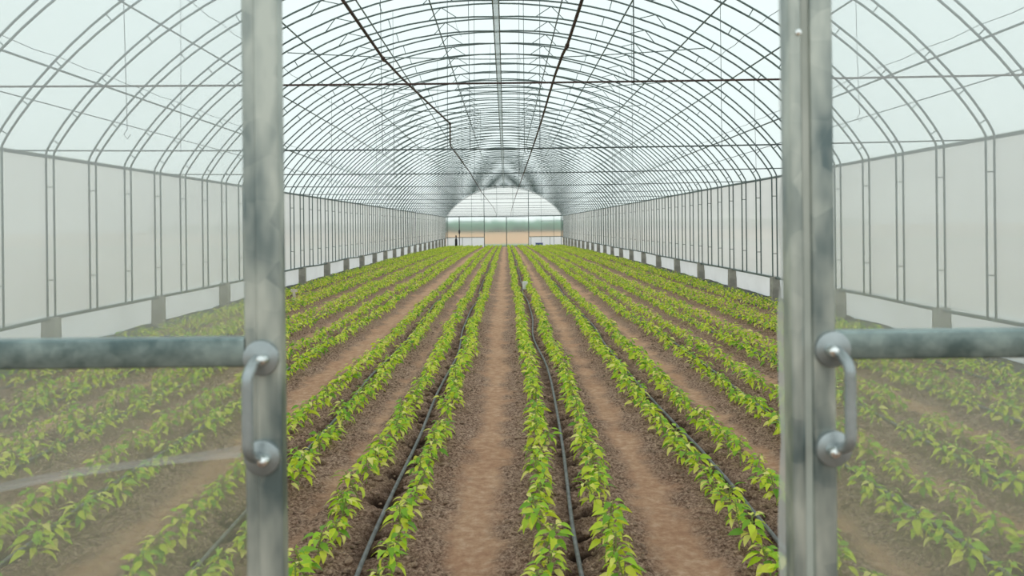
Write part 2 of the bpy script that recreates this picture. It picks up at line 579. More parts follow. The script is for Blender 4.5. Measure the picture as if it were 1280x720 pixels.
YS = list(np.arange(YFRONT, YEND, 0.6)) + [YEND]
roofp = [(GX + x * (HW + 0.025) / HW, EZ + (z - EZ) * (RISE + 0.025) / RISE) for x, z in outer_pts(60)]
struct('ceiling', strip_mesh('ceiling', roofp, YS, M['roof_film']), 'arched roof of milky plastic film over the greenhouse')
for nm, s in (('left', -1), ('right', 1)):
    xw = GX + s * (HW + 0.03)
    prof = [(xw, z) for z in np.linspace(BASE - 0.02, EZ + 0.01, 9)]
    struct('wall_' + nm, strip_mesh('wall_' + nm, prof, YS, M['wall_film'], 0.03), f'grey white plastic film stretched behind the {nm} wall posts')
    xs_ = GX + s * (HW + 0.06)
    prof = [(xs_ + s * 0.02 * math.sin(t * 5), -0.45 + t * (BASE + 0.45)) for t in np.linspace(0, 1, 6)]
    struct('baseboard_' + nm, strip_mesh('baseboard_' + nm, prof, list(np.arange(YFRONT, YEND, 0.3)) + [YEND], M['skirt_film'], 0.05),
           f'white film skirt between the concrete piers of the {nm} wall')
    # dark edging laid on the soil along the skirt
    ysx = np.concatenate([np.arange(4, 60, 0.25), np.arange(60, YEND, 1.0)])
    wv = 0.24 + 0.16 * vnoise(ysx * 0.6 + 5 * s, ysx * 0 + 3)
    inn_, outx = xs_ - s * wv, np.full(len(ysx), xs_ + s * 0.02)
    V = np.zeros((len(ysx), 4, 3))
    V[:, 0] = np.stack([outx, ysx, 0 * ysx + 0.10 + 0.04 * vnoise(ysx * 1.1, ysx * 0 + 8)], 1)
    V[:, 1] = np.stack([outx - s * 0.06, ysx, 0 * ysx + 0.075], 1)
    V[:, 2] = np.stack([(inn_ + outx) / 2, ysx, 0.06 + 0.02 * vnoise(ysx * 2, ysx * 0)], 1)
    V[:, 3] = np.stack([inn_, ysx, 0 * ysx + 0.0], 1)
    V[:, :, 2] -= 0.36 * np.clip((V[:, :, 1] - 38) / 50, 0, 1.1) ** 1.6
    a = (np.arange(len(ysx) - 1)[:, None] * 4 + np.arange(3)[None, :]).ravel()
    struct('trim_1' if s < 0 else 'trim_2', np_mesh('edging', V.reshape(-1, 3), np.stack([a, a + 1, a + 5, a + 4], 1), M['mat']),
           f'dark film edging along the foot of the {nm} wall')

# ------------------------------------------------------------------ arches
R_T = 0.0152
post = lambda side, x, z0, z1: [(side * x, z) for z in np.linspace(z0, z1, 4)]


def P3(p, y=0.0): return (p[0], y, p[1])


out_line = [(-HW, BASE - 0.03)] + [(-HW, z) for z in (1.2, 2.0)] + OUT + [(HW, z) for z in (2.0, 1.2)] + [(HW, BASE - 0.03)]
xi = HW - 0.10
inn_line = [(-xi, BASE - 0.03), (-xi, 1.2), (-xi, 2.0)] + INN + [(xi, 2.0), (xi, 1.2), (xi, BASE - 0.03)]
me_outer = MB().tube([P3(p) for p in out_line], R_T, 6).mesh('outer_chord', M['steel'])
me_inner = MB().tube([P3(p) for p in inn_line], R_T, 6).mesh('inner_chord', M['steel'])
links = []          # spacers then braces
for s in (-1, 1):
    for z in (1.06, 2.28):
        links.append(('spacer', [(s * HW, z), (s * xi, z)]))
    for x in (2.0, 3.75, 4.55, 5.15, 5.55, 5.80):
        links.append(('spacer', [(s * x, EZ + arch_h(x)), inner_of(s * x)]))
    for xc, w in ((1.02, 0.27), (2.75, 0.24)):
        top = (s * xc, EZ + arch_h(xc))
        for d in (-w, w):
            links.append(('brace', [top, inner_of(s * (xc + d))]))
me_links = [(k, MB().tube([P3(a), P3(b)], 0.0078, 5).mesh(k, M['steel'])) for k, (a, b) in links]


def ordinal(n):
    w = ['first', 'second', 'third', 'fourth', 'fifth', 'sixth', 'seventh', 'eighth', 'ninth', 'tenth', 'eleventh', 'twelfth']
    if n <= 12: return w[n - 1]
    return f"{n}{'th' if 10 <= n % 100 <= 20 else {1: 'st', 2: 'nd', 3: 'rd'}.get(n % 10, 'th')}"


first_seen = -1
for k in range(first_seen, 67):
    root = empty('arch_truss', (GX, yk(k), 0))
    tag(root, f'galvanised double tube arch truss, {ordinal(k - first_seen + 1)} visible from the near end of the greenhouse', 'arch', 'steel arches of the greenhouse')
    for nm, me in (('outer_chord', me_outer), ('inner_chord', me_inner)):
        link(bpy.data.objects.new(nm, me), root)
    for nm, me in me_links:
        if k < 22 or k % 3 == 0 or (nm == 'spacer' and k % 3 == 1): link(bpy.data.objects.new(nm, me), root)

# ------------------------------------------------------------------ longitudinal members
side_name = {-1: 'left', 1: 'right'}
YA, YB = YFRONT + 0.1, YEND
pl = [(1.19, 'nearest the ridge'), (2.3, 'second from the ridge'), (3.4, 'third from the ridge'), (4.35, 'fourth from the ridge'), (5.2, 'lowest, close above the eave')]
for s in (-1, 1):
    for x, where in pl:
        z = EZ + arch_h(x) - 0.03
        o = MB().tube([(GX + s * (x - 0.012), y, z) for y in np.linspace(YA, YB, 30)], 0.0135, 6).build('purlin', M['steel'])
        tag(o, f'long steel roof purlin on the {side_name[s]} side, {where}', 'purlin', 'roof purlins')
    for x, where, sg in ((3.95, 'highest', 0.03), (5.1, 'middle', 0.02), (5.52, 'lowest', 0.0)):
        z = EZ + arch_h(x) - 0.015
        pts = []
        for k in range(-7, 67):
            pts.append((GX + s * (x - 0.01), yk(k), z))
            if k < 66: pts.append((GX + s * (x - 0.01), yk(k) + 0.6, z - sg))
        o = MB().tube(pts, 0.0075 if x > 5.3 else 0.0045, 4).build('roof_cord', M['wire'])
        tag(o, f'thin sagging wire along the {side_name[s]} half of the roof, {where} of three', 'wire', 'thin wires along the roof')
    o = MB().box((GX + s * HW - 0.02, YA, EZ - 0.05), (GX + s * HW + 0.02, YB, EZ - 0.01)).build('eave_rail', M['steel'])
    tag(o, f'flat steel rail along the top of the {side_name[s]} film wall', 'rail')
    pts = [(GX + s * (HW - 0.05 + 0.012 * vnoise(np.array([y * 0.5]), np.array([3.0 + s]))[0]), y, BASE - 0.035 + 0.05 * vnoise(np.array([y * 0.42]), np.array([7.0 + s]))[0]) for y in np.arange(YA, YB, 0.4)]
    o = MB().tube(pts, 0.024, 6).build('base_rail', M['steel'])
    tag(o, f'slightly wavy steel rail along the bottom of the {side_name[s]} film wall', 'rail')

# ridge channel: two tubes and a plate
rd = empty('ridge_purlin', (GX, 0, EZ + RISE - 0.275))
tag(rd, 'pale double ridge channel running under the crown of all arches', 'purlin')
for s in (-1, 1):
    MB().tube([(s * 0.055, y, 0) for y in np.linspace(YA, YB, 12)], 0.012, 6).build('edge_tube', M['steel'], rd)
pm = film('ridge_strip_film', 0.25, (0.5, 0.54, 0.52, 1), (0.42, 0.46, 0.44, 1), 9, 0.25)
MB().add([(-0.045, YA, 0.0), (0.045, YA, 0.0), (0.045, YB, 0.0), (-0.045, YB, 0.0)], [(0, 1, 2, 3)]).build('film_strip', pm, rd)

# ------------------------------------------------------------------ ties, hangers, overhead pipes
TZ = H + 0.94
TIES = [k for k in range(-4, 66, 4)]
for n, k in enumerate(TIES):
    xx = HW - 0.125
    pts = [(GX + x, yk(k) + 0.02, TZ + 0.02 - 0.045 * (1 - (x / xx) ** 2)) for x in np.linspace(-xx, xx, 25)]
    o = MB().tube(pts, 0.0085 if n else 0.0065, 6).build('cross_tie', M['rust'] if n < 1 else M['wire'])
    tag(o, f"{'rusty brown' if n < 1 else 'thin steel'} rod stretched wall to wall at eave height, {ordinal(n + 1)} from the near end", 'tie rod', 'rods across the greenhouse at eave height')
n = 0
for k in range(1, 66, 3):
    if k < 4: continue
    n += 1
    xe = 3.65
    px, pz = inner_of(xe)
    pts = [(GX + x, yk(k) + 0.0, pz - 0.03 - 0.15 * (1 - abs(x / px) ** 1.6)) for x in np.linspace(-px, px, 21)]
    o = MB().tube(pts, 0.0085, 5).build('arch_tie', M['steel'])
    tag(o, f'thin sagging rod joining both halves of an arch high up, {ordinal(n)} from the near end', 'tie rod', 'sagging rods under the arches')

HX = {-4: [0.84], 0: [-3.8, -1.45, -0.65, -0.41, 0.24, 0.44, 2.56], 4: [-4.4, -1.9, -0.5, 0.27, 2.2, 4.3], 8: [-3.9, -1.5, 0.3, 2.6], 12: [-3.6, -1.2, 1.0, 3.1], 16: [-2.8, -0.8, 1.9, 3.6]}
for k, xs_ in HX.items():
    t = TIES.index(k) + 1
    for j, x in enumerate(xs_):
        xl = x - GX
        zt = inner_of(xl)[1]
        xx = HW - 0.10
        zb = TZ + 0.02 - 0.045 * (1 - (xl / xx) ** 2)
        sw = random.uniform(-0.03, 0.03)
        o = MB().tube([(x, yk(k) + 0.02, zt), (x + sw * 0.4, yk(k) + 0.02, zt * 0.5 + zb * 0.5), (x + sw, yk(k) + 0.02, zb - 0.02)], 0.0035 if k > -4 else 0.0045, 5).build('hanging_wire', M['wire'])
        where = f'{ordinal(j + 1)} from the left, ' if len(xs_) > 1 else ''
        tag(o, f'thin wire hanging from an arch, {where}holding the {ordinal(t)} eave height rod', 'wire', 'wires hanging from the arches')
        if j % 3 == 1:
            MB().tube([(x + sw, yk(k) + 0.02, zb - 0.02), (x + sw + 0.02, yk(k) + 0.02, zb - 0.07), (x + sw + 0.045, yk(k) + 0.02, zb - 0.05), (x + sw + 0.03, yk(k) + 0.02, zb + 0.02)], 0.0035, 5).build('twisted_end', M['wire'], o)
for x0, k, ze, lab in ((-3.45, -2, 2.62, 'thin wire with a hooked end hanging from an arch behind the left door film'), (4.15, 0, 2.98, 'thin wire hanging from an arch behind the right door film')):
    zt = inner_of(x0 - GX)[1]
    o = MB().tube([(x0, yk(k), zt), (x0 + 0.01, yk(k), (zt + ze) / 2), (x0 + 0.03, yk(k), ze)], 0.0035, 5).build('hanging_wire', M['wire'])
    tag(o, lab, 'wire', 'wires hanging from the arches')
    MB().tube([(x0 + 0.03, yk(k), ze), (x0 + 0.0, yk(k), ze - 0.05), (x0 + 0.03, yk(k), ze - 0.09), (x0 + 0.06, yk(k), ze - 0.05)], 0.0035, 5).build('twisted_end', M['wire'], o)
for x0, y0_, dz, dx in ((-0.9, yk(5), 0.35, 0.12), (0.31, yk(7), 0.45, 0.06), (-0.28, yk(7), 0.9, -0.05)):
    zt = inner_of(x0 - GX)[1]
    o = MB().tube([(x0, y0_, zt), (x0 + dx * 0.3, y0_, zt - dz * 0.5), (x0 + dx, y0_, zt - dz)], 0.003, 4).build('loose_wire_end', M['wire'])
    tag(o, {-0.9: 'short loose wire end dangling left of the ridge', 0.31: 'loose wire end dangling right of the ridge', -0.28: 'longer loose wire end dangling just left of the ridge'}[x0], 'wire')


def overhead(name_label, knots):
    root = empty('overhead_pipe', (knots[0][0], knots[0][1], knots[0][2]))
    tag(root, name_label, 'pipe')
    o3 = Vector(knots[0])
    MB().tube([Vector(p) - o3 for p in knots], 0.0078, 8).build('pipe', M['rust'], root)
    return root, o3


zt = TZ + 0.02
LP = [(-0.67, 2.1, zt + .01), (-0.67, 4.95, zt - .02), (-0.655, 5.05, zt - 0.03), (-0.66, 5.65, zt), (-0.5, 8.15, zt - 0.01), (-0.64, 10.45, zt - .005), (-0.62, 15.25, zt), (-0.66, 24.85, zt), (-0.6, 44.05, zt), (-0.7, 68.05, zt), (-0.9, 84.8, zt - 0.1)]
r_, o_ = overhead('brown irrigation pipe hung above the beds, left of the ridge, bent at joints', LP)
for p in (LP[1], LP[4]):
    v = Vector(p) - o_
    MB().tube([v + Vector((0, -0.035, 0)), v + Vector((0, 0.035, 0))], 0.0115, 8).build('coupling', M['rust'], r_)
RP = [(0.335, 2.1, zt + .01), (0.335, 4.7, zt - .01), (0.32, 4.8, zt - .03), (0.325, 5.65, zt), (0.335, 8.2, zt - 0.01), (0.34, 10.45, zt - .005), (0.34, 15.25, zt), (0.33, 24.85, zt), (0.34, 44.05, zt), (0.4, 68.05, zt), (0.55, 84.8, zt - .06)]
r_, o_ = overhead('brown irrigation pipe hung above the beds, right of the ridge', RP)
v = Vector(RP[1]) - o_
MB().tube([v + Vector((0, -0.035, 0)), v + Vector((0, 0.035, 0))], 0.0115, 8).build('coupling', M['rust'], r_)

# ------------------------------------------------------------------ concrete piers
def pier_mesh():
    m = MB()
    prof = [(0.095, -0.5), (0.093, 0.2), (0.090, 0.555), (0.082, 0.57)]
    vs, fs = [], []
    for hw_, z in prof:
        for a, b in ((-1, -1), (1, -1), (1, 1), (-1, 1)):
            for q in ((0.92, 1), (1, 0.92)) if (a * b > 0) else ((1, 0.92), (0.92, 1)):
                vs.append((a * hw_ * q[0], b * hw_ * q[1], z))
    n = 8
    for i in range(len(prof) - 1):
        for k in range(n):
            k2 = (k + 1) % n
            fs.append((i * n + k, i * n + k2, (i + 1) * n + k2, (i + 1) * n + k))
    fs.append(tuple(range((len(prof) - 1) * n, len(prof) * n)))
    m.add(vs, fs)
    return m.mesh('concrete_pier', M['concrete'])


pmesh = pier_mesh()
for s in (-1, 1):
    for n, k in enumerate(range(1, 66, 3)):
        o = link(bpy.data.objects.new('concrete_pier', pmesh))
        o.location = (GX + s * (HW - 0.045), yk(k), 0.0)
        o.rotation_euler = (0, 0, random.uniform(-0.05, 0.05))
        tag(o, f'square grey concrete pier under the {side_name[s]} wall rail, {ordinal(n + 1)} visible from the near end', 'pier', f'concrete piers of the {side_name[s]} wall')

# ------------------------------------------------------------------ far end wall with its doors
ye = YEND + 0.06
gp = [(GX + x * 0.995, EZ + (z - EZ) * 0.995) for x, z in outer_pts(40)]
m = MB(); m.add([(p[0], ye, p[1]) for p in gp], [tuple(range(len(gp)))])
we = struct('wall_back', m.mesh('wall_back', M['gable_film']), 'bright white film gable closing the far end')
XL, XR, JL, JR, JM = GX - HW, GX + HW, -2.16, 2.33, 0.09
lowp = MB()
for a, b in ((XL, JL), (JR, XR)):
    lowp.add([(a, ye, 0.64), (b, ye, 0.64), (b, ye, EZ), (a, ye, EZ)], [(0, 1, 2, 3)])
lowp.build('clear_film', M['end_film'], we)
for a, b in ((XL, JL), (JR, XR)):
    MB().add([(a, ye, -0.5), (b, ye, -0.5), (b, ye, 0.63), (a, ye, 0.63)], [(0, 1, 2, 3)]).build('panel', M['panel_film'], we)
fr = MB
fr().box((XL, ye - 0.09, EZ - 0.02), (XR, ye - 0.01, EZ + 0.06)).build('beam', M['steel'], we)
for a, b in ((XL, JL), (JR, XR)):
    fr().box((a, ye - 0.07, 0.60), (b, ye - 0.02, 0.66)).build('rail', M['steel'], we)
    fr().box((a + (1.25 if a < 0 else 1.3), ye - 0.05, 2.2), (b, ye - 0.02, 2.23)).build('rail', M['steel'], we)
for x, w, z1 in ((-5.85, .05, EZ), (-3.42, .03, None), (JL, .06, None), (JR, .06, None), (3.6, .025, None), (4.87, .035, EZ), (5.6, .05, EZ), (-0.87, .03, None), (0.75, .03, None)):
    z0 = -0.4 if abs(x) > 1.5 else EZ
    z1 = z1 or EZ + arch_h(x - GX) - 0.05
    fr().box((x - w / 2, ye - 0.07, z0), (x + w / 2, ye - 0.02, z1)).build('post', M['steel'], we)
for x in (-4.37, 2.55, 4.47):
    fr().box((x - .02, ye - 0.05, -0.4), (x + .02, ye - 0.02, 0.62)).build('post', M['steel'], we)
for n, (a, b) in enumerate(((JL, JM), (JM, JR))):
    d = empty(f'door_{n + 3}', ((a + b) / 2, ye, 0))
    tag(d, f"clear film door leaf in the far end wall, {'left' if n == 0 else 'right'} of the pair", kind='structure')
    w = (b - a) / 2 - 0.02
    m = MB(); m.add([(-w, 0, -0.3), (w, 0, -0.3), (w, 0, EZ - 0.05), (-w, 0, EZ - 0.05)], [(0, 1, 2, 3)])
    m.build('film', M['end_film'], d)
    for x in (-w, w): fr().box((x - .02, -.04, -0.34), (x + .02, -.005, EZ - 0.04)).build('stile', M['steel'], d)
    for z in (-0.28, 1.2, EZ - 0.07): fr().box((-w + .02, -.035, z - .02), (w - .02, -.005, z + .02)).build('rail', M['door_steel'] if z == 1.2 else M['steel'], d)

# dark pole, canister and crate by the far wall
o = empty('dark_pole', (-4.67, ye - 0.16, -0.36)); tag(o, 'dark thick pole standing at the far wall left of the doors', 'pole')
MB().tube([(0, 0, 0.0), (0, 0, EZ + 0.34)], 0.04, 10).build('pole', M['dark'], o)
MB().lathe([(0.05, 1.35), (0.085, 1.42), (0.09, 1.65), (0.06, 1.75)], (0, 0, 0)).build('winder', M['dark'], o)
o = empty('dark_canister', (-4.98, ye - 0.6, -0.33)); tag(o, 'small dark upright canister on the soil in front of the far white panel', 'canister')
MB().lathe([(0.10, -0.02), (0.125, 0.03), (0.125, 0.72), (0.10, 0.84), (0.05, 0.90), (0.045, 0.96)], (0, 0, 0)).build('body', M['dark'], o)
MB().lathe([(0.062, 0.96), (0.066, 1.0), (0.066, 1.14), (0.03, 1.2)], (0, 0, 0)).build('cap', M['dark'], o)
o = empty('blue_crate', (3.35, ye - 0.7, -0.33)); tag(o, 'low blue crate on the ground by the far right panel', 'crate')
m = MB()
m.box((-.36, -.25, 0), (.36, .25, .03)); m.box((-.36, -.25, .03), (-.33, .25, .32)); m.box((.33, -.25, .03), (.36, .25, .32)); m.box((-.33, -.25, .03), (.33, -.22, .32)); m.box((-.33, .22, .03), (.33, .25, .32))
m.build('body', M['blue'], o)
MB().tube([(-.37, -.26, .33), (.37, -.26, .33), (.37, .26, .33), (-.37, .26, .33), (-.37, -.26, .33)], 0.022, 6).build('rim', M['blue'], o)

# ------------------------------------------------------------------ outside
def plane_struct(name, x0, x1, y0, y1, z, mat, label):
    m = MB(); m.add([(x0, y0, z), (x1, y0, z), (x1, y1, z), (x0, y1, z)], [(0, 1, 2, 3)])
    return struct(name, m.mesh(name, mat), label)


M['out'] = simple('bare_earth_outside', lin(150, 124, 100), lin(176, 150, 124), 0.95, 0, 0.4, stretch=(1, 0.3, 1))
M['orange'] = simple('ploughed_field', lin(220, 146, 84), lin(160, 138, 84), 0.95, 0, 0.06, stretch=(0.5, 1.6, 1))
M['verge'] = simple('green_verge', lin(70, 120, 66), lin(110, 132, 70), 0.95, 0, 0.5)
plane_struct('terrain_front', -400, 400, -60, -2.8, -0.02, M['out'], 'bare ground in front of the greenhouse')
plane_struct('terrain', -400, 400, -2.8, 93, -0.52, M['out'], 'bare ground around the greenhouse')
plane_struct('terrain_verge', -400, 400, 93, 118, -0.515, M['verge'], 'green strip of ground beyond the far doors')
plane_struct('terrain_field', -600, 600, 118, 900, -0.51, M['orange'], 'orange brown ploughed field beyond the far doors')
M['trees'] = simple('distant_foliage', lin(58, 116, 88), lin(92, 140, 112), 0.9, 0, 0.3)
tv, tf = [], []
cn = 0
for i in range(420):
    x = -160 + 320 * random.random(); y = 385 + 30 * random.random(); r = random.uniform(2.0, 3.4); hh = random.uniform(3.9, 4.9)
    rows, seg = 6, 9
    b = len(tv)
    for a in range(rows + 1):
        ph = PI * a / rows
        for c in range(seg):
            t = 2 * PI * c / seg
            q = 1 + random.uniform(-.15, .15)
            tv.append((x + r * q * math.sin(ph) * math.cos(t), y + r * q * math.sin(ph) * math.sin(t), -0.6 + hh * (0.5 + 0.5 * math.cos(ph)) * (1 if a not in (0, rows) else 1)))
    for a in range(rows):
        for c in range(seg):
            c2 = (c + 1) % seg
            tf.append((b + a * seg + c, b + (a + 1) * seg + c, b + (a + 1) * seg + c2, b + a * seg + c2))
m = MB(); m.add(tv, tf, True)
tag(m.build('treeline', M['trees']), 'dark green belt of trees beyond the brown field', 'trees', kind='stuff')

# ------------------------------------------------------------------ seedlings
def leaf_grid(L, W, nl, droop0, droop1, fold):
    """points of one leaf in its own frame: x outwards, y sideways, z up; returns (nl+1) x 3 x 3"""
    pts = np.zeros((nl + 1, 3, 3))
    x = z = 0.0
    for i in range(nl + 1):
        t = i / nl
        w = W * (math.sin(PI * min(1, t * 0.94 + 0.06) ** 0.72)) * 0.5 if 0 < i < nl else (W * 0.10 if i == 0 else 0.001)
        pts[i, 1] = (x, 0, z)
        pts[i, 0] = (x, -w, z + w * fold)
        pts[i, 2] = (x, w, z + w * fold)
        a = droop0 + (droop1 - droop0) * (t + 0.5 / nl)
        x += L / nl * math.cos(a); z += L / nl * math.sin(a)
    return pts


def make_seedling(r, n_leaf, nl, size, width=1.0):
    """leaf verts/quads and stem+petiole polylines"""
    V, Q, stems = [], [], []
    hh = size * r.uniform(0.85, 1.1)
    lean = r.normal(0, 0.03, 2)
    stem_at = lambda t: np.array([lean[0] * t, lean[1] * t, hh * 0.85 * t])
    stems.append(([stem_at(t) for t in (-0.15, 0.4, 0.75, 1.0)], 0.0035))
    phi = r.uniform(0, 6.28)
    for j in range(n_leaf):
        t = 0.30 + 0.70 * (j + r.uniform(0, 0.6)) / n_leaf
        phi += 2.4 + r.normal(0, 0.3)
        base = stem_at(t)
        up = 1 - t
        pet = r.uniform(0.020, 0.05) * (0.6 + 0.9 * up)
        L = r.uniform(0.054, 0.092) * (1.0 - 0.35 * max(0, t - 0.8) / 0.2) * size / 0.2
        W = L * r.uniform(0.40, 0.53) * width
        d0 = r.uniform(-0.15, 0.5) - 0.45 * up
        d1 = d0 - r.uniform(0.6, 1.35)
        g = leaf_grid(L, W, nl, d0, d1, r.uniform(0.15, 0.5)).reshape(-1, 3)
        roll = r.normal(0, 0.35)
        c, s = math.cos(roll), math.sin(roll)
        g = g @ np.array([[1, 0, 0], [0, c, s], [0, -s, c]])
        pe = r.uniform(0.1, 0.7) * (1 - 0.6 * up)
        g[:, 0] += pet * math.cos(pe); g[:, 2] += pet * math.sin(pe)
        c, s = math.cos(phi), math.sin(phi)
        rot = np.array([[c, s, 0], [-s, c, 0], [0, 0, 1]])
        g = g @ rot + base
        tip = np.array([pet * math.cos(pe), 0, pet * math.sin(pe)]) @ rot + base
        stems.append(([base, (base + tip) / 2 + (0, 0, 0.004), tip], 0.0016))
        b = len(V) * 1
        n0 = sum(len(a) for a in V)
        V.append(g)
        for i in range(nl):
            for k in range(2):
                a = n0 + i * 3 + k
                Q.append((a, a + 1, a + 4, a + 3))
    return np.concatenate(V), np.array(Q), stems


r0 = np.random.default_rng(5)
NEAR = [make_seedling(r0, 21, 4, 0.205) for _ in range(14)]
MID = [make_seedling(r0, 17, 3, 0.205, 1.1) for _ in range(10)]
FAR = [make_seedling(r0, 12, 2, 0.215, 1.35) for _ in range(8)]
near_mesh = []
for V, Q, st in NEAR:
    sm = MB()
    for pts, rad in st: sm.tube(pts, rad, 5)
    near_mesh.append((np_mesh('foliage', V, Q, M['leaf']), sm.mesh('stem', M['stem'])))

plants = []
for i in range(len(BEDS)):
    for s in (-1, 1):
        r = np.random.default_rng(1000 + i * 2 + (s > 0))
        y = 3.6 + r.uniform(0, 0.25)
        while y < YEND - 0.8:
            step = 0.262 + r.normal(0, 0.02)
            y += step
            gap = abs(y - 21.9) < 0.34 and i in (4, 5, 3, 7, 8)
            if gap or r.random() < 0.02: continue
            x = float(bed_c(i, y)) + s * HALF + r.normal(0, 0.014)
            if abs(x - GX) > HW - 0.25: continue
            sz = r.uniform(0.80, 1.14)
            plants.append((y, x, i, s, sz, r.uniform(0, 6.28)))
            if y > 16 and r.random() < 0.0: pass
plants.sort()


def in_frame(x, y):
    """does the plant show inside the photograph"""
    px = VX + F * x / y; py = VY + F * (H - 0.2) / y
    return 0 < px < 1280 and py < 716


def hidden(x, y):
    px = VX + F * x / y
    return 312 < px < 352 or 984 < px < 1040


nearest = [p for p in plants if in_frame(p[1], p[0]) and not hidden(p[1], p[0])][:300]
near_set = set(nearest)


def bed_name(i):
    return f'{ordinal(6 - i)} bed left of' if i <= 5 else f'{ordinal(i - 5)} bed right of'


count = {}
for p in nearest:
    y, x, i, s, sz, rot = p
    count[(i, s)] = count.get((i, s), 0) + 1
    fm, stm = near_mesh[random.randrange(len(near_mesh))]
    root = empty('seedling', (x, y, soil_z(x, y) - 0.004))
    root.rotation_euler = (0, 0, rot); root.scale = (sz, sz, sz)
    tag(root, f"leafy seedling, {ordinal(count[(i, s)])} visible from near end, {'left' if s < 0 else 'right'} row, {bed_name(i)} centre path", 'seedling', 'young crop seedlings in rows')
    link(bpy.data.objects.new('foliage', fm), root)
    link(bpy.data.objects.new('stem', stm), root)

# all the seedlings further back (and those outside the frame): one mass
Vs, Qs, base = [], [], 0
rest = [p for p in plants if p not in near_set]
ra = np.random.default_rng(77)
Xa = np.array([p[1] for p in rest]); Ya = np.array([p[0] for p in rest])
Za = ground_fields(Xa[None], Ya[None])[0][0]
for (y, x, i, s, sz, rot), z in zip(rest, Za):
    if y > 9 and not (-30 < VX + F * x / y < 1310) and y < 12: continue
    lib = NEAR if y < 14 else (MID if y < 28 else FAR)
    V, Q, _ = lib[ra.integers(len(lib))]
    c, sn = math.cos(rot), math.sin(rot)
    W = V * sz
    W = np.stack([W[:, 0] * c - W[:, 1] * sn + x, W[:, 0] * sn + W[:, 1] * c + y, W[:, 2] + z], 1)
    Vs.append(W); Qs.append(Q + base); base += len(W)
o = link(bpy.data.objects.new('seedling_rows', np_mesh('seedling_rows', np.concatenate(Vs), np.concatenate(Qs), M['leaf'])))
tag(o, 'long rows of leafy seedlings running back to the far end wall', 'seedlings', kind='stuff')

# ------------------------------------------------------------------ drip hoses
for i in range(len(BEDS)):
    ys_ = np.concatenate([np.arange(3.0, 20, 0.16), np.arange(20, YEND - 1.5, 0.8)])
    xs_ = hose_x(i, ys_)
    zs_ = ground_fields(xs_[None], ys_[None])[0][0]
    k = np.ones(9) / 9
    zp = np.convolve(np.pad(zs_, 4, mode='edge'), k, 'valid') + 0.02
    o = MB().tube(list(zip(xs_, ys_, zp)), 0.0122, 8).build('drip_hose', M['hose'])
    tag(o, f'black drip hose lying along the middle of the {bed_name(i)} centre path', 'hose', 'drip hoses along the beds')

# little things standing in the beds
o = empty('white_bucket', (0.50, 23.7, 0.0)); tag(o, 'tiny white plastic pot beside the hose, first bed right of the centre path', 'pot')
MB().lathe([(0.055, 0), (0.06, 0.005), (0.072, 0.19), (0.066, 0.19), (0.05, 0.02)], (0, 0, 0.02)).build('body', M['white'], o)
MB().lathe([(0.070, 0.205), (0.080, 0.208), (0.080, 0.222), (0.0, 0.230)], (0, 0, 0)).build('rim', M['white'], o)
o = empty('marker_stake', (-5.02, 21.0, 0.0)); tag(o, 'short pale T shaped stake in the outermost bed by the left wall', 'stake')
MB().box((-.03, -.02, -.06), (.03, .02, .20)).build('post', M['pale_wood'], o)
MB().box((-.075, -.025, .20), (.075, .025, .27)).build('crosspiece', M['pale_wood'], o)

# ------------------------------------------------------------------ the two doors in front of the camera
DD = 1.15
pxm = F / DD


def door_x(px, py=400, d=DD): return at(px, py, d).x


DZ0, DZ1 = 0.04, 2.16


def handle(parent, cx, z_top, z_bot, yf, side):
    """pull handle: two round roses with bolts and a bent grip; side = which way the door's pane lies"""
    h = empty('handle', (0, 0, 0)); h.parent = parent
    for z in (z_top, z_bot):
        MB().lathe([(0.0225, 0.0), (0.0235, 0.003), (0.0225, 0.008), (0.018, 0.0105), (0.0, 0.0115)], (cx, yf, z), 'y', 32).build('rose', M['handle'], h)
        MB().lathe([(0.0075, 0.0), (0.0075, 0.016), (0.006, 0.02), (0.0, 0.022)], (cx - side * 0.006, yf - 0.008, z), 'y', 16).build('bolt', M['bolt'], h)
    # grip bowed towards the viewer
    pts = []
    n = 22
    gx = cx + side * 0.004
    for q in range(n + 1):
        t = q / n
        z = z_top + (z_bot - z_top) * t
        e = min(t, 1 - t) / 0.16
        out = 0.042 * (1 - (1 - min(1, e)) ** 2.2)
        pts.append((gx + side * 0.002 * min(1, e), yf - 0.004 - out, z))
    MB().tube(pts, 0.0072, 14).build('grip', M['handle'], h)
    return h


def door(n, label, side, xa, xb, chan, stile_px):
    """xa..xb: the leaf's inner and outer edge; side -1 pane to the left, +1 pane to the right"""
    d = empty(f'door_{n}', (0, 0, 0))
    tag(d, label, kind='structure')
    c0, c1 = chan; s0, s1 = stile_px
    MB().box((min(s0, s1), DD, DZ0), (max(s0, s1), DD + 0.034, DZ1), 0.0045).build('stile', M['door_steel'], d)
    return d


# left leaf
l0, l1 = door_x(319), door_x(350)
d1 = door(1, 'left galvanised greenhouse door covered with hazy film', -1, l1, -1.25, (0, 0), (l0, l1))
lc = door_x(304)
MB().box((lc, DD + 0.003, DZ0), (l0 + 0.006, DD + 0.030, DZ1), 0.003).build('film_channel', M['door_steel'], d1)
LO = -1.28
zt_, zb_ = at(150, 425, DD).z, at(150, 461, DD).z
MB().box((LO, DD, DZ0), (LO + 0.034, DD + 0.034, DZ1), 0.0045).build('stile', M['door_steel'], d1)
MB().box((LO + 0.034, DD + 0.002, zb_), (lc, DD + 0.034, zt_), 0.0022).build('rail', M['rail_steel'], d1)
for z in (DZ0 + 0.02, DZ1 - 0.02):
    MB().box((LO + 0.034, DD + 0.002, z - 0.018), (lc, DD + 0.032, z + 0.018), 0.004).build('rail', M['rail_steel'], d1)


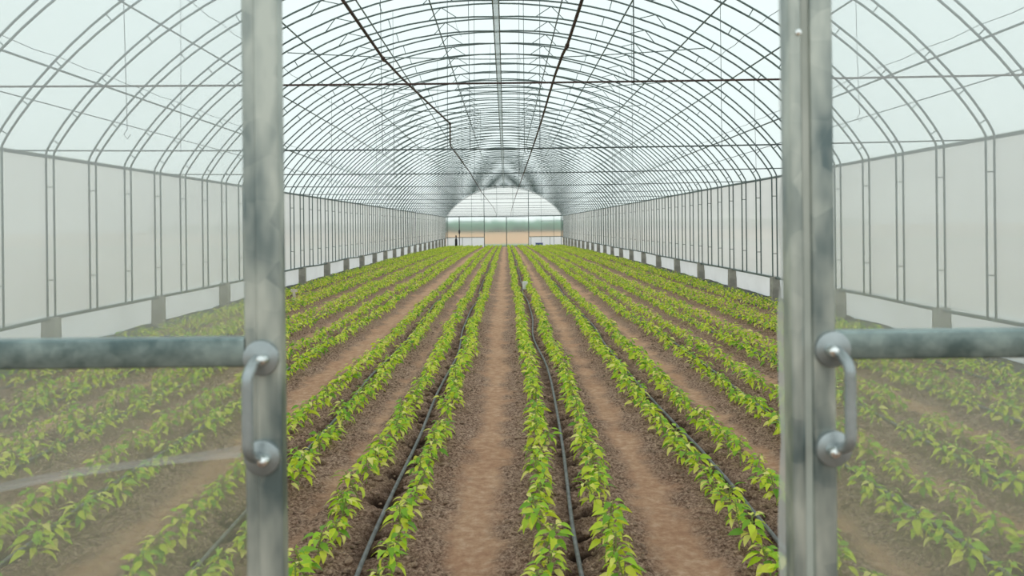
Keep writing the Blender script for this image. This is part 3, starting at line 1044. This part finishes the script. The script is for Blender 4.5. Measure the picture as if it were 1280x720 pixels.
def pane(parent, x0, x1, z0, z1, yy, name='film'):
    nx_, nz_ = 24, 40
    xs_ = np.linspace(x0, x1, nx_); zs_ = np.linspace(z0, z1, nz_)
    X, Z = np.meshgrid(xs_, zs_)
    Y = yy + 0.004 * fbm(X * 1.0 + 3, Z, 2.0, 2)
    a = (np.arange(nz_ - 1)[:, None] * nx_ + np.arange(nx_ - 1)[None, :]).ravel()
    me = np_mesh(name, np.stack([X.ravel(), Y.ravel(), Z.ravel()], 1), np.stack([a, a + 1, a + nx_ + 1, a + nx_], 1), M['door_film'])
    return link(bpy.data.objects.new(name, me), parent)


pane(d1, LO + 0.01, lc + 0.004, DZ0, DZ1, DD + 0.046)
# paler strip on the left film paints the light reflected off a shallow crease
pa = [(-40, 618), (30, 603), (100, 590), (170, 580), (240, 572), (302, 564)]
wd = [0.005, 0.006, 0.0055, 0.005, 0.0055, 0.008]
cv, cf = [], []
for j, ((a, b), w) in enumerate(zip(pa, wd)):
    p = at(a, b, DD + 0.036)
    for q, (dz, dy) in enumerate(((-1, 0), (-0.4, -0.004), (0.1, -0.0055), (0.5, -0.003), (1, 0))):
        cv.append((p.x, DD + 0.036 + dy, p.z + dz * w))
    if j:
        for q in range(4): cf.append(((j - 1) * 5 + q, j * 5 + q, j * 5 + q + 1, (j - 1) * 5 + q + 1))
m = MB(); m.add(cv, cf, True); c_ = m.build('film_crease_glint', M['crease'], d1); c_['label'] = 'painted light streak along a crease across the film'
hx = door_x(328, 500)
handle(d1, hx, at(327, 447, DD).z, at(329, 571, DD).z, DD, -1)

# right leaf
q0, q1 = door_x(1016), door_x(1045)
d2 = door(2, 'right galvanised greenhouse door covered with hazy film', 1, q0, 1.3, (0, 0), (q0, q1))
k0, k1 = door_x(990), door_x(1006)
MB().box((k0, DD - 0.002, DZ0), (k1, DD + 0.04, DZ1), 0.0055).build('film_channel', M['door_steel'], d2)
MB().box((k1, DD + 0.006, DZ0), (q0, DD + 0.03, DZ1)).build('batten', M['batten'], d2)
RO = 1.32
zt_, zb_ = at(1150, 414, DD).z, at(1150, 449, DD).z
MB().box((RO - 0.034, DD, DZ0), (RO, DD + 0.034, DZ1), 0.0045).build('stile', M['door_steel'], d2)
MB().box((q1 + 0.0005, DD + 0.002, zb_), (RO - 0.034, DD + 0.034, zt_), 0.0022).build('rail', M['rail_steel'], d2)
for z in (DZ0 + 0.02, DZ1 - 0.02):
    MB().box((q1 + 0.0005, DD + 0.002, z - 0.018), (RO - 0.034, DD + 0.032, z + 0.018), 0.004).build('rail', M['rail_steel'], d2)
pane(d2, q1 - 0.003, RO - 0.01, DZ0, DZ1, DD + 0.046)
hx = door_x(1040, 500)
handle(d2, hx, at(1039, 436, DD).z, at(1041, 560, DD).z, DD, 1)
MB().lathe([(0.0042, 0), (0.004, 0.002), (0.0, 0.0032)], (at(997, 41, DD).x, DD - 0.002, at(997, 41, DD).z), 'y', 12).build('rivet', M['bolt'], d2)
# torn film edge sticking out past the channel
zz = np.linspace(DZ0, DZ1, 60)
ed = at(976, 100, DD + 0.05).x - 0.0085 * np.clip((1.86 - zz) / 0.3, 0, 1) + 0.006 * vnoise(zz * 14, zz * 0 + 4) + 0.003 * vnoise(zz * 45, zz * 0 + 9)
V = np.zeros((60, 3, 3))
V[:, 0] = np.stack([ed, 0 * zz + DD + 0.05, zz], 1); V[:, 1] = np.stack([(ed + k0) / 2, 0 * zz + DD + 0.046 + 0.004 * vnoise(zz * 9, zz * 0), zz], 1); V[:, 2] = np.stack([0 * zz + k0 + 0.002, 0 * zz + DD + 0.042, zz], 1)
a = (np.arange(59)[:, None] * 3 + np.arange(2)[None, :]).ravel()
link(bpy.data.objects.new('film_flap', np_mesh('film_flap', V.reshape(-1, 3), np.stack([a, a + 1, a + 4, a + 3], 1), M['flap_film'])), d2)

# front end wall around the door opening (outside the frame of the photograph)
fp = [(x, z) for x, z in [(GX + a, EZ + b - EZ) for a, b in outer_pts(40)]]
m = MB()
top = [(GX + x, YFRONT, z) for x, z in outer_pts(40)]
m.add(top, [tuple(range(len(top)))])
m.add([(XL, YFRONT, 2.2), (XR, YFRONT, 2.2), (XR, YFRONT, EZ), (XL, YFRONT, EZ)], [(0, 1, 2, 3)])
m.add([(XL, YFRONT, -.05), (LO, YFRONT, -.05), (LO, YFRONT, 2.2), (XL, YFRONT, 2.2)], [(0, 1, 2, 3)])
m.add([(RO, YFRONT, -.05), (XR, YFRONT, -.05), (XR, YFRONT, 2.2), (RO, YFRONT, 2.2)], [(0, 1, 2, 3)])
struct('wall_front', m.mesh('wall_front', M['gable_film']), 'film front wall around the open doors')

# ------------------------------------------------------------------ sky
w = bpy.data.worlds.new('overcast_sky'); SC.world = w; w.use_nodes = True
nt = w.node_tree; nt.nodes.clear()
tc = nt.nodes.new('ShaderNodeTexCoord'); sx = nt.nodes.new('ShaderNodeSeparateXYZ'); nt.links.new(tc.outputs['Generated'], sx.inputs[0])
cr = nt.nodes.new('ShaderNodeValToRGB')
cr.color_ramp.elements[0].position = 0.0; cr.color_ramp.elements[0].color = (0.86, 0.93, 0.93, 1)
cr.color_ramp.elements[1].position = 0.7; cr.color_ramp.elements[1].color = (0.92, 0.985, 1.0, 1)
nt.links.new(sx.outputs[2], cr.inputs[0])
bg = nt.nodes.new('ShaderNodeBackground'); bg.inputs[1].default_value = 1.0; nt.links.new(cr.outputs[0], bg.inputs[0])
wo = nt.nodes.new('ShaderNodeOutputWorld'); nt.links.new(bg.outputs[0], wo.inputs[0])

# ------------------------------------------------------------------ camera
cd = bpy.data.cameras.new('camera')
cd.sensor_fit = 'HORIZONTAL'; cd.sensor_width = 36.0
cd.lens = 36.0 * F / 1280.0
cd.shift_x = (640 - VX) / 1280.0
cd.shift_y = -(360 - VY) / 1280.0
cd.clip_start = 0.05; cd.clip_end = 3000
cd.dof.use_dof = True; cd.dof.focus_distance = 14.0; cd.dof.aperture_fstop = 7.0
cam = bpy.data.objects.new('camera', cd)
cam.matrix_world = Matrix.Translation((0, 0, H)) @ Matrix.Rotation(PI / 2, 4, 'X') @ Matrix.Rotation(-TH, 4, 'Z')
COL.objects.link(cam)
SC.camera = cam

SC.view_settings.view_transform = 'Standard'
SC.view_settings.look = 'None'
SC.view_settings.gamma = 1.0
SC.view_settings.use_curve_mapping = False
SC.view_settings.exposure = 0.45
SC.cycles.max_bounces = 8
SC.cycles.diffuse_bounces = 4
SC.cycles.transparent_max_bounces = 12
SC.cycles.use_denoising = True
